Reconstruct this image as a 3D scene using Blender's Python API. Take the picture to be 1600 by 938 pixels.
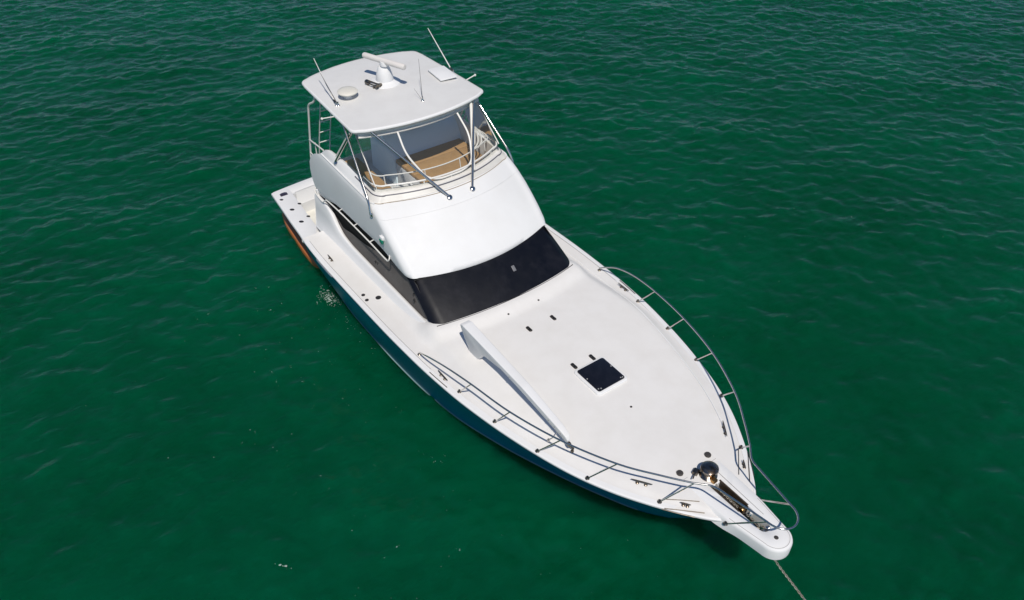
import bpy, bmesh, math, random
import numpy as np
from mathutils import Vector, Matrix
random.seed(4)
R = math.radians
for o in list(bpy.data.objects): bpy.data.objects.remove(o)
scn = bpy.context.scene
C = scn.collection

# ------------------------------------------------------------------ camera
cam = bpy.data.objects.new('camera', bpy.data.cameras.new('camera')); C.objects.link(cam)
cam.location = (18.7474, -7.6192, 12.8940)
_y, _p = R(144.3537), R(39.9435)
_fw = Vector((math.cos(_y)*math.cos(_p), math.sin(_y)*math.cos(_p), -math.sin(_p)))
cam.rotation_euler = _fw.to_track_quat('-Z', 'Y').to_euler()
cam.data.sensor_width = 36.0
cam.data.lens = 36.0*1253.99/1600
cam.data.clip_start = 0.1; cam.data.clip_end = 9000
scn.camera = cam

# ------------------------------------------------------------------ sky, sun, exposure
SUN_AZ, SUN_EL = R(-25.5), R(56.5)
sd = Vector((math.cos(SUN_AZ)*math.cos(SUN_EL), math.sin(SUN_AZ)*math.cos(SUN_EL), math.sin(SUN_EL)))
w = bpy.data.worlds.new('World'); scn.world = w; w.use_nodes = True
nt = w.node_tree; bg = nt.nodes['Background']
sky = nt.nodes.new('ShaderNodeTexSky'); sky.sky_type = 'NISHITA'; sky.sun_disc = False
sky.sun_elevation = SUN_EL; sky.sun_rotation = math.pi/2 - SUN_AZ
sky.air_density = 0.85; sky.dust_density = 0.0; sky.ozone_density = 4.5
nt.links.new(sky.outputs[0], bg.inputs[0]); bg.inputs[1].default_value = 0.10
sun = bpy.data.objects.new('sun', bpy.data.lights.new('sun', 'SUN')); C.objects.link(sun)
sun.data.energy = 4.75; sun.data.angle = R(0.53); sun.data.color = (1.0, 0.935, 0.85)
sun.rotation_euler = (-sd).to_track_quat('-Z', 'Y').to_euler()
sun.location = sd*60
scn.view_settings.view_transform = 'Standard'; scn.view_settings.look = 'None'
scn.view_settings.exposure = -0.36; scn.view_settings.gamma = 1
scn.view_settings.use_curve_mapping = False

# ------------------------------------------------------------------ materials
def mat(name, col, rough=.4, metal=0, spec=.5, coat=0, bump=None, var=None, rvar=None):
    m = bpy.data.materials.new(name); m.use_nodes = True
    t = m.node_tree; b = t.nodes['Principled BSDF']
    b.inputs['Base Color'].default_value = (*col, 1); b.inputs['Roughness'].default_value = rough
    b.inputs['Metallic'].default_value = metal; b.inputs['Specular IOR Level'].default_value = spec
    b.inputs['Coat Weight'].default_value = coat; b.inputs['Coat Roughness'].default_value = .06
    tc = t.nodes.new('ShaderNodeTexCoord')
    if var:      # (scale, other colour, low, high)
        n = t.nodes.new('ShaderNodeTexNoise'); n.inputs['Scale'].default_value = var[0]; n.inputs['Detail'].default_value = 7
        n.inputs['Roughness'].default_value = .62
        r = t.nodes.new('ShaderNodeMapRange'); r.inputs[1].default_value = var[2]; r.inputs[2].default_value = var[3]
        x = t.nodes.new('ShaderNodeMix'); x.data_type = 'RGBA'
        x.inputs[6].default_value = (*col, 1); x.inputs[7].default_value = (*var[1], 1)
        t.links.new(tc.outputs['Object'], n.inputs['Vector']); t.links.new(n.outputs[0], r.inputs[0])
        t.links.new(r.outputs[0], x.inputs[0]); t.links.new(x.outputs[2], b.inputs['Base Color'])
    if rvar:
        n = t.nodes.new('ShaderNodeTexNoise'); n.inputs['Scale'].default_value = rvar[0]; n.inputs['Detail'].default_value = 6
        r = t.nodes.new('ShaderNodeMapRange'); r.inputs[1].default_value = .35; r.inputs[2].default_value = .65
        r.inputs[3].default_value = rvar[1]; r.inputs[4].default_value = rvar[2]
        t.links.new(tc.outputs['Object'], n.inputs['Vector']); t.links.new(n.outputs[0], r.inputs[0])
        t.links.new(r.outputs[0], b.inputs['Roughness'])
    if bump:     # (scale, strength, distance)
        n = t.nodes.new('ShaderNodeTexNoise'); n.inputs['Scale'].default_value = bump[0]; n.inputs['Detail'].default_value = 3
        u = t.nodes.new('ShaderNodeBump'); u.inputs['Strength'].default_value = bump[1]; u.inputs['Distance'].default_value = bump[2]
        t.links.new(tc.outputs['Object'], n.inputs['Vector']); t.links.new(n.outputs[0], u.inputs['Height'])
        t.links.new(u.outputs[0], b.inputs['Normal'])
    return m
M = {}
M['gel'] = mat('gelcoat_white', (.745,.748,.748), .5, spec=.22, coat=0, var=(1.3,(.71,.708,.702),.42,.75), rvar=(4,.46,.58))
M['nonskid'] = mat('nonskid_deck', (.735,.722,.702), .62, spec=.35, var=(2.1,(.695,.678,.652),.38,.72), bump=(260,.25,.002))
M['roof'] = mat('hardtop_paint', (.685,.682,.668), .5, spec=.4, var=(2.4,(.645,.638,.622),.4,.75), bump=(180,.15,.002))
M['cream'] = mat('cream_coaming', (.70,.68,.64), .5, var=(3,(.63,.605,.56),.4,.7))
M['teal'] = mat('hull_teal', (.003,.155,.25), .3, spec=.3, coat=0, var=(.9,(.004,.175,.28),.35,.7))
M['black_cover'] = mat('windshield_cover', (.0025,.0035,.0075), .44, spec=.26, var=(2.6,(.013,.0135,.019),.48,.85), rvar=(3,.40,.48), bump=(5,.08,.03))
M['mesh'] = mat('window_mesh', (.125,.115,.108), .7, spec=.25, var=(2.5,(.105,.095,.09),.4,.6), bump=(240,.2,.002))
M['darkglass'] = mat('dark_glass', (.004,.006,.007), .07, spec=.5)
M['steel'] = mat('stainless', (.62,.60,.57), .16, metal=1)
M['steeld'] = mat('stainless_dull', (.22,.20,.175), .32, metal=1, var=(14,(.15,.12,.09),.4,.65))
M['pipe'] = mat('white_pipe', (.74,.72,.68), .3)
M['black'] = mat('black_rubber', (.018,.017,.018), .5)
M['blackmatt'] = mat('black_recess', (.006,.007,.008), .75, spec=.12)
M['grey'] = mat('grey_trim', (.34,.335,.33), .5)
M['dkgrey'] = mat('bronze_grey', (.07,.063,.058), .4, metal=.3)
M['brown'] = mat('tan_vinyl', (.40,.245,.11), .6, spec=.3, var=(5,(.35,.21,.09),.4,.7), bump=(60,.15,.004))
M['orange'] = mat('orange_strake', (.46,.14,.035), .45, var=(2.2,(.25,.12,.06),.45,.62))
M['shadewhite'] = mat('console_shade_blue', (.74,.86,.94), .45)  # white fittings under the hardtop, the blue of their shade mixed into the colour
M['green_lens'] = mat('green_lens', (.0,.16,.10), .15)
M['red_lens'] = mat('red_lens', (.3,.01,.01), .15)
M['rust'] = mat('weathered_steel', (.075,.055,.036), .38, metal=.35, var=(9,(.03,.024,.018),.4,.65))
M['bronze'] = mat('bronze_gold', (.52,.30,.12), .28, metal=1)
M['foam'] = mat('foam_white', (.34,.44,.385), .5)
def vinyl():
    m = bpy.data.materials.new('clear_vinyl'); m.use_nodes = True; t = m.node_tree; t.nodes.clear()
    o = t.nodes.new('ShaderNodeOutputMaterial'); a = t.nodes.new('ShaderNodeBsdfTransparent'); g = t.nodes.new('ShaderNodeBsdfGlossy')
    d = t.nodes.new('ShaderNodeBsdfDiffuse'); d.inputs[0].default_value = (.6,.65,.68,1)
    a.inputs[0].default_value = (.97,.985,.985,1); g.inputs['Roughness'].default_value = .08
    l = t.nodes.new('ShaderNodeLayerWeight'); l.inputs[0].default_value = .25
    n = t.nodes.new('ShaderNodeTexNoise'); n.inputs['Scale'].default_value = 2.2; n.inputs['Detail'].default_value = 3
    bm_ = t.nodes.new('ShaderNodeBump'); bm_.inputs['Strength'].default_value = .3; bm_.inputs['Distance'].default_value = .05
    t.links.new(n.outputs[0], bm_.inputs['Height']); t.links.new(bm_.outputs[0], g.inputs['Normal'])
    x = t.nodes.new('ShaderNodeMixShader'); y = t.nodes.new('ShaderNodeMixShader'); y.inputs[0].default_value = .035
    t.links.new(l.outputs['Fresnel'], x.inputs[0]); t.links.new(a.outputs[0], y.inputs[1]); t.links.new(d.outputs[0], y.inputs[2])
    t.links.new(y.outputs[0], x.inputs[1]); t.links.new(g.outputs[0], x.inputs[2]); t.links.new(x.outputs[0], o.inputs[0])
    return m
M['vinyl'] = vinyl()

# ------------------------------------------------------------------ helpers
def link(name, me, m, parent=None, smooth=True, autos=40):
    if m is not None: me.materials.append(M[m] if isinstance(m, str) else m)
    o = bpy.data.objects.new(name, me); C.objects.link(o)
    if parent is not None: o.parent = parent
    if smooth:
        me.shade_smooth()
        if autos: me.set_sharp_from_angle(angle=R(autos))
    return o
def meshobj(name, v, f, m, parent=None, smooth=True, autos=40, merge=True):
    me = bpy.data.meshes.new(name); me.from_pydata([tuple(p) for p in v], [], f)
    bm = bmesh.new(); bm.from_mesh(me)
    if merge: bmesh.ops.remove_doubles(bm, verts=bm.verts, dist=1e-4)
    bmesh.ops.recalc_face_normals(bm, faces=bm.faces); bm.to_mesh(me); bm.free(); me.update()
    return link(name, me, m, parent, smooth, autos)
class MB:
    def __init__(s): s.v = []; s.f = []
    def add(s, v, f):
        n = len(s.v); s.v += [tuple(p) for p in v]; s.f += [tuple(i+n for i in q) for q in f]; return s
    def grid(s, rows, closed=False):
        nr, nc = len(rows), len(rows[0]); v = [p for r in rows for p in r]; f = []
        for i in range(nr-1):
            for j in range(nc if closed else nc-1):
                k = (j+1) % nc; f.append((i*nc+j, i*nc+k, (i+1)*nc+k, (i+1)*nc+j))
        return s.add(v, f)
    def cap(s, loop): return s.add(loop, [tuple(range(len(loop)))])
    def tube(s, pts, r, n=10, cap=True):
        pts = [Vector(p) for p in pts]; rows = []
        rr = r if isinstance(r, (list, tuple)) else [r]*len(pts)
        t = (pts[1]-pts[0]).normalized(); a = t.orthogonal().normalized()
        for i, p in enumerate(pts):
            if i == 0: d = pts[1]-p
            elif i == len(pts)-1: d = p-pts[-2]
            else: d = (pts[i+1]-p).normalized()+(p-pts[i-1]).normalized()
            if d.length < 1e-9: d = t
            d.normalize(); a = (a-d*a.dot(d)); 
            if a.length < 1e-6: a = d.orthogonal()
            a.normalize(); b = d.cross(a)
            rows.append([p+(a*math.cos(2*math.pi*k/n)+b*math.sin(2*math.pi*k/n))*rr[i] for k in range(n)])
        s.grid(rows, True)
        if cap: s.cap(rows[0][::-1]); s.cap(rows[-1])
        return s
    def lathe(s, prof, c, axis=(0,0,1), n=24, sx=1, sy=1):
        ax = Vector(axis).normalized(); a = ax.orthogonal().normalized(); b = ax.cross(a); c = Vector(c)
        rows = [[c+ax*z+(a*math.cos(2*math.pi*k/n)*sx+b*math.sin(2*math.pi*k/n)*sy)*max(q,1e-4) for k in range(n)] for q, z in prof]
        s.grid(rows, True); s.cap(rows[0][::-1]); s.cap(rows[-1]); return s
    def box(s, c, d, rot=None, bev=0, seg=2):
        bm = bmesh.new(); bmesh.ops.create_cube(bm, size=1)
        bmesh.ops.scale(bm, vec=d, verts=bm.verts)
        if bev: bmesh.ops.bevel(bm, geom=bm.edges[:], offset=bev, segments=seg, affect='EDGES', profile=.5)
        mt = Matrix.Translation(c) @ (rot.to_4x4() if rot is not None else Matrix())
        bm.verts.index_update()
        s.add([mt @ v.co for v in bm.verts], [tuple(v.index for v in f.verts) for f in bm.faces]); bm.free(); return s
    def prism(s, outline, z0, z1, bev=0, mt=None, seg=2):
        bm = bmesh.new(); vs = [bm.verts.new((x,y,z0)) for x,y in outline]; f = bm.faces.new(vs)
        e = bmesh.ops.extrude_face_region(bm, geom=[f]); nv = [g for g in e['geom'] if isinstance(g, bmesh.types.BMVert)]
        bmesh.ops.translate(bm, vec=(0,0,z1-z0), verts=nv)
        if bev: bmesh.ops.bevel(bm, geom=[q for q in bm.edges if all(v in nv for v in q.verts)], offset=bev, segments=seg, affect='EDGES', profile=.5)
        bm.verts.index_update(); mt = mt or Matrix()
        s.add([mt @ v.co for v in bm.verts], [tuple(v.index for v in q.verts) for q in bm.faces]); bm.free(); return s
    def out(s, name, m, parent=None, smooth=True, autos=40): return meshobj(name, s.v, s.f, m, parent, smooth, autos)
def smoothpath(pts, sub=8):
    P = [Vector(p) for p in pts]; out = []
    for i in range(len(P)-1):
        p0 = P[max(i-1,0)]; p1 = P[i]; p2 = P[i+1]; p3 = P[min(i+2,len(P)-1)]
        for k in range(sub):
            t = k/sub; out.append(.5*((2*p1)+(p2-p0)*t+(2*p0-5*p1+4*p2-p3)*t*t+(3*p1-p0-3*p2+p3)*t**3))
    return out+[P[-1]]
def bent(pts, rad=.08, n=5):      # polyline with rounded corners
    P = [Vector(p) for p in pts]; out = [P[0]]
    for i in range(1, len(P)-1):
        a, b, c = P[i-1], P[i], P[i+1]; u = (a-b); v = (c-b); r1 = min(rad, u.length*.45, v.length*.45)
        A = b+u.normalized()*r1; B = b+v.normalized()*r1
        for k in range(n+1):
            t = k/n; out.append((1-t)**2*A+2*t*(1-t)*b+t*t*B)
    return out+[P[-1]]
def interp(tab, x):
    xs = [t[0] for t in tab]
    return [float(np.interp(x, xs, [t[k] for t in tab])) for k in range(1, len(tab[0]))]
def pchip(tab):                     # smooth monotone interpolation of (x, a, b, ...)
    T = np.array(tab, float); x = T[:,0]; out = []
    for k in range(1, T.shape[1]):
        y = T[:,k]; h = np.diff(x); d = np.diff(y)/h; mm = np.zeros(len(x)); mm[0] = d[0]; mm[-1] = d[-1]
        for i in range(1, len(x)-1):
            if d[i-1]*d[i] > 0:
                w1 = 2*h[i]+h[i-1]; w2 = h[i]+2*h[i-1]; mm[i] = (w1+w2)/(w1/d[i-1]+w2/d[i])
        out.append((y, mm))
    def f(q):
        q = min(max(q, x[0]), x[-1]); i = min(int(np.searchsorted(x, q, 'right'))-1, len(x)-2); h = x[i+1]-x[i]; t = (q-x[i])/h; r = []
        for y, mm in out:
            r.append(float((2*t**3-3*t*t+1)*y[i]+(t**3-2*t*t+t)*h*mm[i]+(-2*t**3+3*t*t)*y[i+1]+(t**3-t*t)*h*mm[i+1]))
        return r
    return f
def sstep(a, b, x):
    t = min(max((x-a)/(b-a), 0), 1); return t*t*(3-2*t)
def mir(p): return (p[0], -p[1], p[2])

# ------------------------------------------------------------------ the water
def make_water():
    N, Lw = 1280, 108.8; dx = Lw/N
    rng = np.random.default_rng(11)
    k = 2*np.pi*np.fft.fftfreq(N, dx); KX, KY = np.meshgrid(k, k, indexing='ij'); K = np.hypot(KX, KY); K[0,0] = 1
    wd = R(144+8)
    def field(L0, wd, spread, amp, cut, lo=0):
        c = (KX*np.cos(wd)+KY*np.sin(wd))/K
        P = np.exp(-1/(K*L0)**2)/K**4*(np.abs(c)**spread)*np.exp(-(K*cut)**2)*(K > lo); P[0,0] = 0
        h = (rng.normal(size=(N,N))+1j*rng.normal(size=(N,N)))*np.sqrt(P)
        H = np.fft.fft2(h).real; return H/H.std()*amp
    H = field(.40, wd, 1.6, .012, .03) + field(.13, wd+.45, 1.3, .0105, .022) + field(.13, wd-.45, 1.3, .0095, .022) + field(.9, wd-.35, 3, .016, .05)
    H = H + field(.065, wd-.1, 1.4, .0048, .016)
    # slight sharpening of crests
    H = H + .9*(H**2)/ .12*.35
    H -= H.mean()
    ax = (np.arange(N)-N/2)*dx; cx, cy = -3.0, 8.5
    X, Y = np.meshgrid(ax+cx, ax+cy, indexing='ij')
    e = np.maximum(np.abs(X-cx), np.abs(Y-cy)); fade = np.clip((Lw/2-1-e)/6, 0, 1)
    Z = H*fade
    # outer frame of the sheet, out to the horizon
    X[0,:] = cx-4000; X[-1,:] = cx+4000; Y[:,0] = cy-4000; Y[:,-1] = cy+4000; Z[0,:]=Z[-1,:]=0; Z[:,0]=Z[:,-1]=0
    co = np.stack([X,Y,Z], -1).reshape(-1,3).astype(np.float32)
    idx = np.arange(N*N).reshape(N,N); q = np.stack([idx[:-1,:-1], idx[1:,:-1], idx[1:,1:], idx[:-1,1:]], -1).reshape(-1)
    me = bpy.data.meshes.new('water'); me.vertices.add(N*N); me.vertices.foreach_set('co', co.reshape(-1))
    nf = len(q)//4; me.loops.add(len(q)); me.loops.foreach_set('vertex_index', q.astype(np.int32))
    me.polygons.add(nf); me.polygons.foreach_set('loop_start', np.arange(0, 4*nf, 4, dtype=np.int32))
    me.update(); me.validate()
    m = bpy.data.materials.new('sea_water'); m.use_nodes = True; t = m.node_tree; b = t.nodes['Principled BSDF']
    b.inputs['Roughness'].default_value = .13; b.inputs['IOR'].default_value = 1.33; b.inputs['Specular IOR Level'].default_value = .42; b.inputs['Specular Tint'].default_value = (.45, .95, 1, 1)
    b.inputs['Subsurface Weight'].default_value = 1.0; b.inputs['Subsurface Radius'].default_value = (.25, 1.0, .6); b.inputs['Subsurface Scale'].default_value = 5.0
    tc = t.nodes.new('ShaderNodeTexCoord')
    def noise(s, det, rg, scl=None):
        n = t.nodes.new('ShaderNodeTexNoise'); n.inputs['Scale'].default_value = s; n.inputs['Detail'].default_value = det; n.inputs['Roughness'].default_value = rg
        if scl:
            mp = t.nodes.new('ShaderNodeMapping'); mp.inputs['Rotation'].default_value = (0,0,-wd); mp.inputs['Scale'].default_value = scl
            t.links.new(tc.outputs['Object'], mp.inputs[0]); t.links.new(mp.outputs[0], n.inputs['Vector'])
        else: t.links.new(tc.outputs['Object'], n.inputs['Vector'])
        return n
    # faint pale patches of caustic light, painted into the base colour as noise
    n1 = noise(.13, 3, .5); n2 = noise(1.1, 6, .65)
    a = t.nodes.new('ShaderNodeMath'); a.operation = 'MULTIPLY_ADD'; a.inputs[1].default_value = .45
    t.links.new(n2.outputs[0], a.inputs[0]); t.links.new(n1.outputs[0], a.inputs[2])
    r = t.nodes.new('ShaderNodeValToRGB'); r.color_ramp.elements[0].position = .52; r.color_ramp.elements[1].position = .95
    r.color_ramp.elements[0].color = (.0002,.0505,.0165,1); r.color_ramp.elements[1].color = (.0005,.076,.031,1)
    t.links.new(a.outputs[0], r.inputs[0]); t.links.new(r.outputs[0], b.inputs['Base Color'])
    n3 = noise(3.6, 5, .55, (1, .38, 1))
    bp = t.nodes.new('ShaderNodeBump'); bp.inputs['Strength'].default_value = .75; bp.inputs['Distance'].default_value = .05
    # beyond the finely modelled patch of sea the waves carry on as relief in the shader
    n4 = noise(.85, 6, .62, (1, .5, 1))
    cv = t.nodes.new('ShaderNodeVectorMath'); cv.operation = 'DISTANCE'; cv.inputs[1].default_value = (cx, cy, 0)
    mr = t.nodes.new('ShaderNodeMapRange'); mr.inputs[1].default_value = 46; mr.inputs[2].default_value = 56
    b2 = t.nodes.new('ShaderNodeBump'); b2.inputs['Distance'].default_value = .45
    t.links.new(tc.outputs['Object'], cv.inputs[0]); t.links.new(cv.outputs['Value'], mr.inputs[0]); t.links.new(mr.outputs[0], b2.inputs['Strength'])
    t.links.new(n4.outputs[0], b2.inputs['Height']); t.links.new(b2.outputs[0], bp.inputs['Normal'])
    t.links.new(n3.outputs[0], bp.inputs['Height']); t.links.new(bp.outputs[0], b.inputs['Normal'])
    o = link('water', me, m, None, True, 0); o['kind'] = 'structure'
    return o, (lambda x, y: float(Z[int(round((x-cx)/dx+N/2)), int(round((y-cy)/dx+N/2))]))
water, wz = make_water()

# ------------------------------------------------------------------ the boat
boat = bpy.data.objects.new('motor_yacht', None); C.objects.link(boat)
boat.empty_display_size = 2
boat['label'] = 'white and teal sport fishing yacht with flybridge and hardtop, anchored alone on green water'
boat['category'] = 'boat'

sheer = pchip([(-.02,2.12,1.20),(1.5,2.27,1.27),(2.8,2.42,1.36),(2.92,2.50,1.54),(4.5,2.57,1.60),(6,2.575,1.66),(7,2.57,1.70),(8.3,2.53,1.74),(9.5,2.43,1.77),
               (10.5,2.27,1.79),(11.5,2.04,1.81),(12.3,1.79,1.82),(13,1.48,1.83),(13.6,1.12,1.835),(14.1,.76,1.84),(14.5,.40,1.84),(14.75,.0,1.84)])
wline = pchip([(-.55,1.72),(.5,1.80),(2.0,1.93),(3.4,2.05),(4.7,2.12),(6.0,2.12),(7.1,2.08),(8.5,1.92),(9.8,1.58),(11,1.14),(12,.70),(12.8,.27),(13.15,0)])
def half(x): return sheer(x)[0]
def zs(x): return sheer(x)[1]
def wsx(y, lvl):   # windshield plan curve: lvl 0 bottom .. 1 top
    t = abs(y)/1.82; a = 8.23-.245*t**2.2; b = 7.10-.28*t**2.2
    return a+(b-a)*lvl
def zdeck(x, y):
    h, z = sheer(max(x, 3)); h = max(h, .02); d = h-abs(y)
    rise = (.11*(1-sstep(9.5, 13.6, x))+.02)*sstep(6.4, 8.0, x)
    cam_ = .085*(1-sstep(12.8, 14.6, x)*.6)
    wdt = .46 if x < 12 else .46-.2*sstep(12, 14, x)
    w8 = 1-sstep(8.0, 10.2, x)
    d1 = .10+.30*w8; wdt += .26*w8
    zz = z+rise*sstep(d1, wdt, d)+cam_*max(0, 1-(y/h)**2)*min(1, h/.8)*(1-.75*w8*(1-sstep(d1, wdt, d)))
    if x > 7.4 and abs(y) < 2.3:      # moulded fillet under the windshield
        yy = min(abs(y), 1.82); dd = math.hypot(max(x-wsx(yy, 0), 0), max(abs(y)-1.82, 0)*1.2)
        zz += .10*(1-sstep(.02, .42, dd))*(sstep(7.4, 7.9, x))
    return zz

# hull: rows of stations from the transom to the stem, columns from keel to sheer
def hull_pt(t, v):
    # t along, v 0..1: 0 keel depth, .25 waterline, 1 sheer
    xs_ = -.02+t*14.77; xw = -.55+t*13.70
    ys, z1 = sheer(xs_); yw = wline(xw)[0]
    z1 -= .012
    if v <= .25:
        q = v/.25; return (xw-(1-q)*.3*t, yw*(.55+.45*q), -.7*(1-q))
    q = (v-.25)/.75
    flare = q**(1+1.3*sstep(.35, .9, t)); bulge = .10*math.sin(math.pi*q)*(1-sstep(.3,.8,t))
    if xs_ < 2.8: bulge *= .2
    return (xw+(xs_-xw)*q**1.0, yw+(ys-yw)*flare+bulge*.6, z1*q)
ts = [i/110 for i in range(111)]
ts = sorted(set(ts+[(2.80+.02)/14.77, (2.92+.02)/14.77, .985, .9925, .997])); vs = [0,.12,.25,.28,.32,.38,.45,.53,.61,.69,.77,.85,.93,1]
mb = MB()
rows = [[hull_pt(t, v) for v in vs] for t in ts]
mb.grid(rows); mb.grid([[mir(p) for p in r] for r in rows])
tr = rows[0]; mb.add(tr+[mir(p) for p in tr], [(i, i+1, len(tr)+i+1, len(tr)+i) for i in range(len(tr)-1)])
hull = mb.out('hull', 'teal', boat, autos=50)

def along(fn, t0, t1, n): return [fn(t0+(t1-t0)*i/n) for i in range(n+1)]
def strip_band(name, x0, x1, prof, m, parent, n=90, z0=None):
    """profile [(outward, up)] swept along the sheer on both sides, closed"""
    for s in (1, -1):
        mb = MB(); rows = []
        for i in range(n+1):
            x = x0+(x1-x0)*i/n; h, z = sheer(x); e = 1e-3
            h2 = sheer(min(x+e, 14.75))[0]; h1 = sheer(max(x-e, -.02))[0]; dxy = Vector((2*e, h2-h1)).normalized(); nrm = Vector((-dxy.y, dxy.x))
            if nrm.y < 0: nrm = -nrm
            rows.append([(x+nrm.x*a, max(h+nrm.y*a, 0.0)*s, z+b) for a, b in prof])
        mb.grid(rows, True); mb.cap(rows[0]); mb.cap(rows[-1]); o = mb.out(name, m, parent)
    return o
strip_band('rub_rail', 2.9, 14.70, [(-.03,-.05),(.004,-.045),(.014,-.025),(.010,-.002),(-.008,.012),(-.03,.014)], 'gel', hull, 110)
strip_band('sheer_line', 3.1, 13.9, [(-.115,.000),(-.103,.000),(-.103,.0125),(-.115,.0125)], 'grey', hull, 110)
strip_band('gunwale_moulding', .0, 2.88, [(-.03,-.08),(.03,-.075),(.04,-.03),(.03,.005),(-.03,.014)], 'gel', hull, 20)
# thin pale stripe at the waterline
M['stripe'] = mat('stripe', (.24,.37,.37), .45, spec=.2)
for s in (1, -1):
    mb = MB(); rws = []
    for t in [i/80*.86+.17 for i in range(81)]:
        if t > .97: continue
        a = Vector(hull_pt(t, .262)); b = Vector(hull_pt(t, .274)); n_ = Vector((0, 1, 0))
        rws.append([(p.x, (p.y+q)*s, p.z) for p, q in ((a,-.01),(a,.018),(b,.018),(b,-.01))])
    mb.grid(rws, True); mb.cap(rws[0]); mb.cap(rws[-1]); mb.out('waterline_stripe', 'stripe', hull)
# orange-brown strake at the quarter
for s in (-1, 1):
    mb = MB(); rws = []
    outer = pchip([(-.52,1.84),(.08,1.97),(.78,2.03),(1.56,2.09),(2.0,2.10),(2.2,2.06),(2.3,1.98)])
    inner = pchip([(-.52,1.75),(.18,1.81),(.87,1.86),(1.45,1.91),(2.11,1.95),(2.3,1.97)])
    for i in range(31):
        x = -.52+i/30*2.8; o_ = outer(x)[0]; n_ = inner(x)[0]-.15
        rws.append([(x,s*n_,.22),(x,s*(o_-.05),.185),(x,s*(o_-.01),.15),(x,s*o_,.10),(x,s*(o_-.03),-.2),(x,s*n_,-.2)])
    mb.grid(rws, True); mb.cap(rws[0]); mb.cap(rws[-1]); mb.out('quarter_strake', 'orange', hull)

# deck sheet from the cockpit step to the stem
mb = MB(); xs = [2.9+i*(14.68-2.9)/190 for i in range(191)]
us = [-1,-.985,-.965]+[math.sin(a)*.95 for a in np.linspace(-math.pi/2, math.pi/2, 61)]+[.965,.985,1]
mb.grid([[(x, u*max(half(x)-.012, .003), (zdeck(x, u*half(x))+.006) if not (x > 13.9 and abs(u*half(x)) < .24) else 1.70) for u in us] for x in xs])
mb.add([(2.9, u*half(2.9)*.995, zdeck(2.9, u*half(2.9))+.006) for u in us]+[(2.9, u*half(2.9)*.985, 1.33) for u in us], [(i, i+1, len(us)+i+1, len(us)+i) for i in range(len(us)-1)])
deck = mb.out('foredeck', 'nonskid', boat, autos=60)
# smooth gelcoat border (not non-skid) lying 3 mm above the edge of the deck
for s in (-1, 1):
    mb = MB(); rws = []
    for i in range(150):
        x = 3.0+i/149*10.9; h = half(x)-.015; rws.append([(x, s*(h-d), zdeck(x, h-d)+.0095) for d in (0,.02,.05,.075,.098)])
    mb.grid(rws); mb.out('deck_border', 'gel', deck)
mb = MB(); mb.tube([(x, half(x)-.36+.02*sstep(11,13,x), zdeck(x, half(x)-.36)+.008) for x in np.linspace(6.6, 13.2, 60)], .011, 6); mb.out('deck_bead', 'gel', deck)

# ------------------------------------------------------------------ cockpit
cock = MB()
def ck(x): h, z = sheer(x); return h, z
xsn = [i*2.9/24 for i in range(25)]
COW = .46
for s in (-1, 1):
    rws = []
    for x in xsn:
        h, z = ck(min(x, 2.79)); hi = max(h-COW, .2)
        rws.append([(x, s*(h-.02), z-.1), (x, s*(h-.01), z+.006), (x, s*(h-.05), z+.016), (x, s*(hi+.03), z+.016), (x, s*hi, z+.004), (x, s*hi, z-.08), (x, s*(hi+.05), z-.1), (x, s*(hi+.05), .52)])
    cock.grid(rws)
# transom cap, its inner slope and sill
def tcap(y):   # transom outer edge bows slightly aft in the middle
    return -.02-.14*(1-(y/2.12)**2)
ys_ = [-2.10+i*4.2/24 for i in range(25)]
cock.grid([[(tcap(y), y, 1.17), (tcap(y)-.01, y, 1.205), (tcap(y)+.02, y, 1.2165), (tcap(y)+.30, y, 1.2165), (tcap(y)+.36, y, 1.19)] for y in ys_])
ys2 = [-1.70+i*3.4/20 for i in range(21)]
cock.grid([[(tcap(y)+.34, y, 1.20), (tcap(y)+.44, y, .86), (tcap(y)+.46, y, .84), (tcap(y)+.46, y, .52)] for y in ys2])
cock.box((.17,-1.86,1.1), (.34,.5,.2)); cock.box((.17,1.86,1.1), (.34,.5,.2))
cockpit = cock.out('cockpit', 'gel', boat)
MB().box((1.45,0,.50), (3.1,3.75,.05)).out('cockpit_sole', mat('sole', (.74,.725,.66), .6, var=(3,(.70,.68,.61),.4,.7)), cockpit)
# raised sole step next to the coaming
def disc(name, c, r, m, parent, h=.012, n=20, sx=1, sy=1, nrm=(0,0,1)):
    return MB().lathe([(r,0),(r,h*.6),(r*.85,h)], c, nrm, n, sx, sy).out(name, m, parent)
for x, y in ((1.15,-2.05),(1.85,-2.10)):
    mb = MB(); mb.lathe([(.062,0),(.062,.010),(.05,.014)], (x,y,zs(x)+.016), n=18, sx=1.0, sy=.7); mb.out('rod_holder', 'black', cockpit)
for x, y in ((.98,-1.72),(1.72,-1.80),(.50,-2.02)):
    MB().lathe([(.05,0),(.05,.010),(.04,.014)], (x,y-.05,zs(x)+.014), n=18, sx=1.0, sy=.7).out('rod_holder', 'black', cockpit)
MB().prism([(.17,-1.94),(.20,-2.0),(.33,-2.02),(.39,-1.97),(.39,-1.87),(.33,-1.81),(.21,-1.80),(.17,-1.85)], 1.217, 1.232, .006).out('fuel_filler', mat('filler', (.05,.035,.06), .35, var=(30,(.02,.02,.03),.4,.6)), cockpit)

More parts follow.
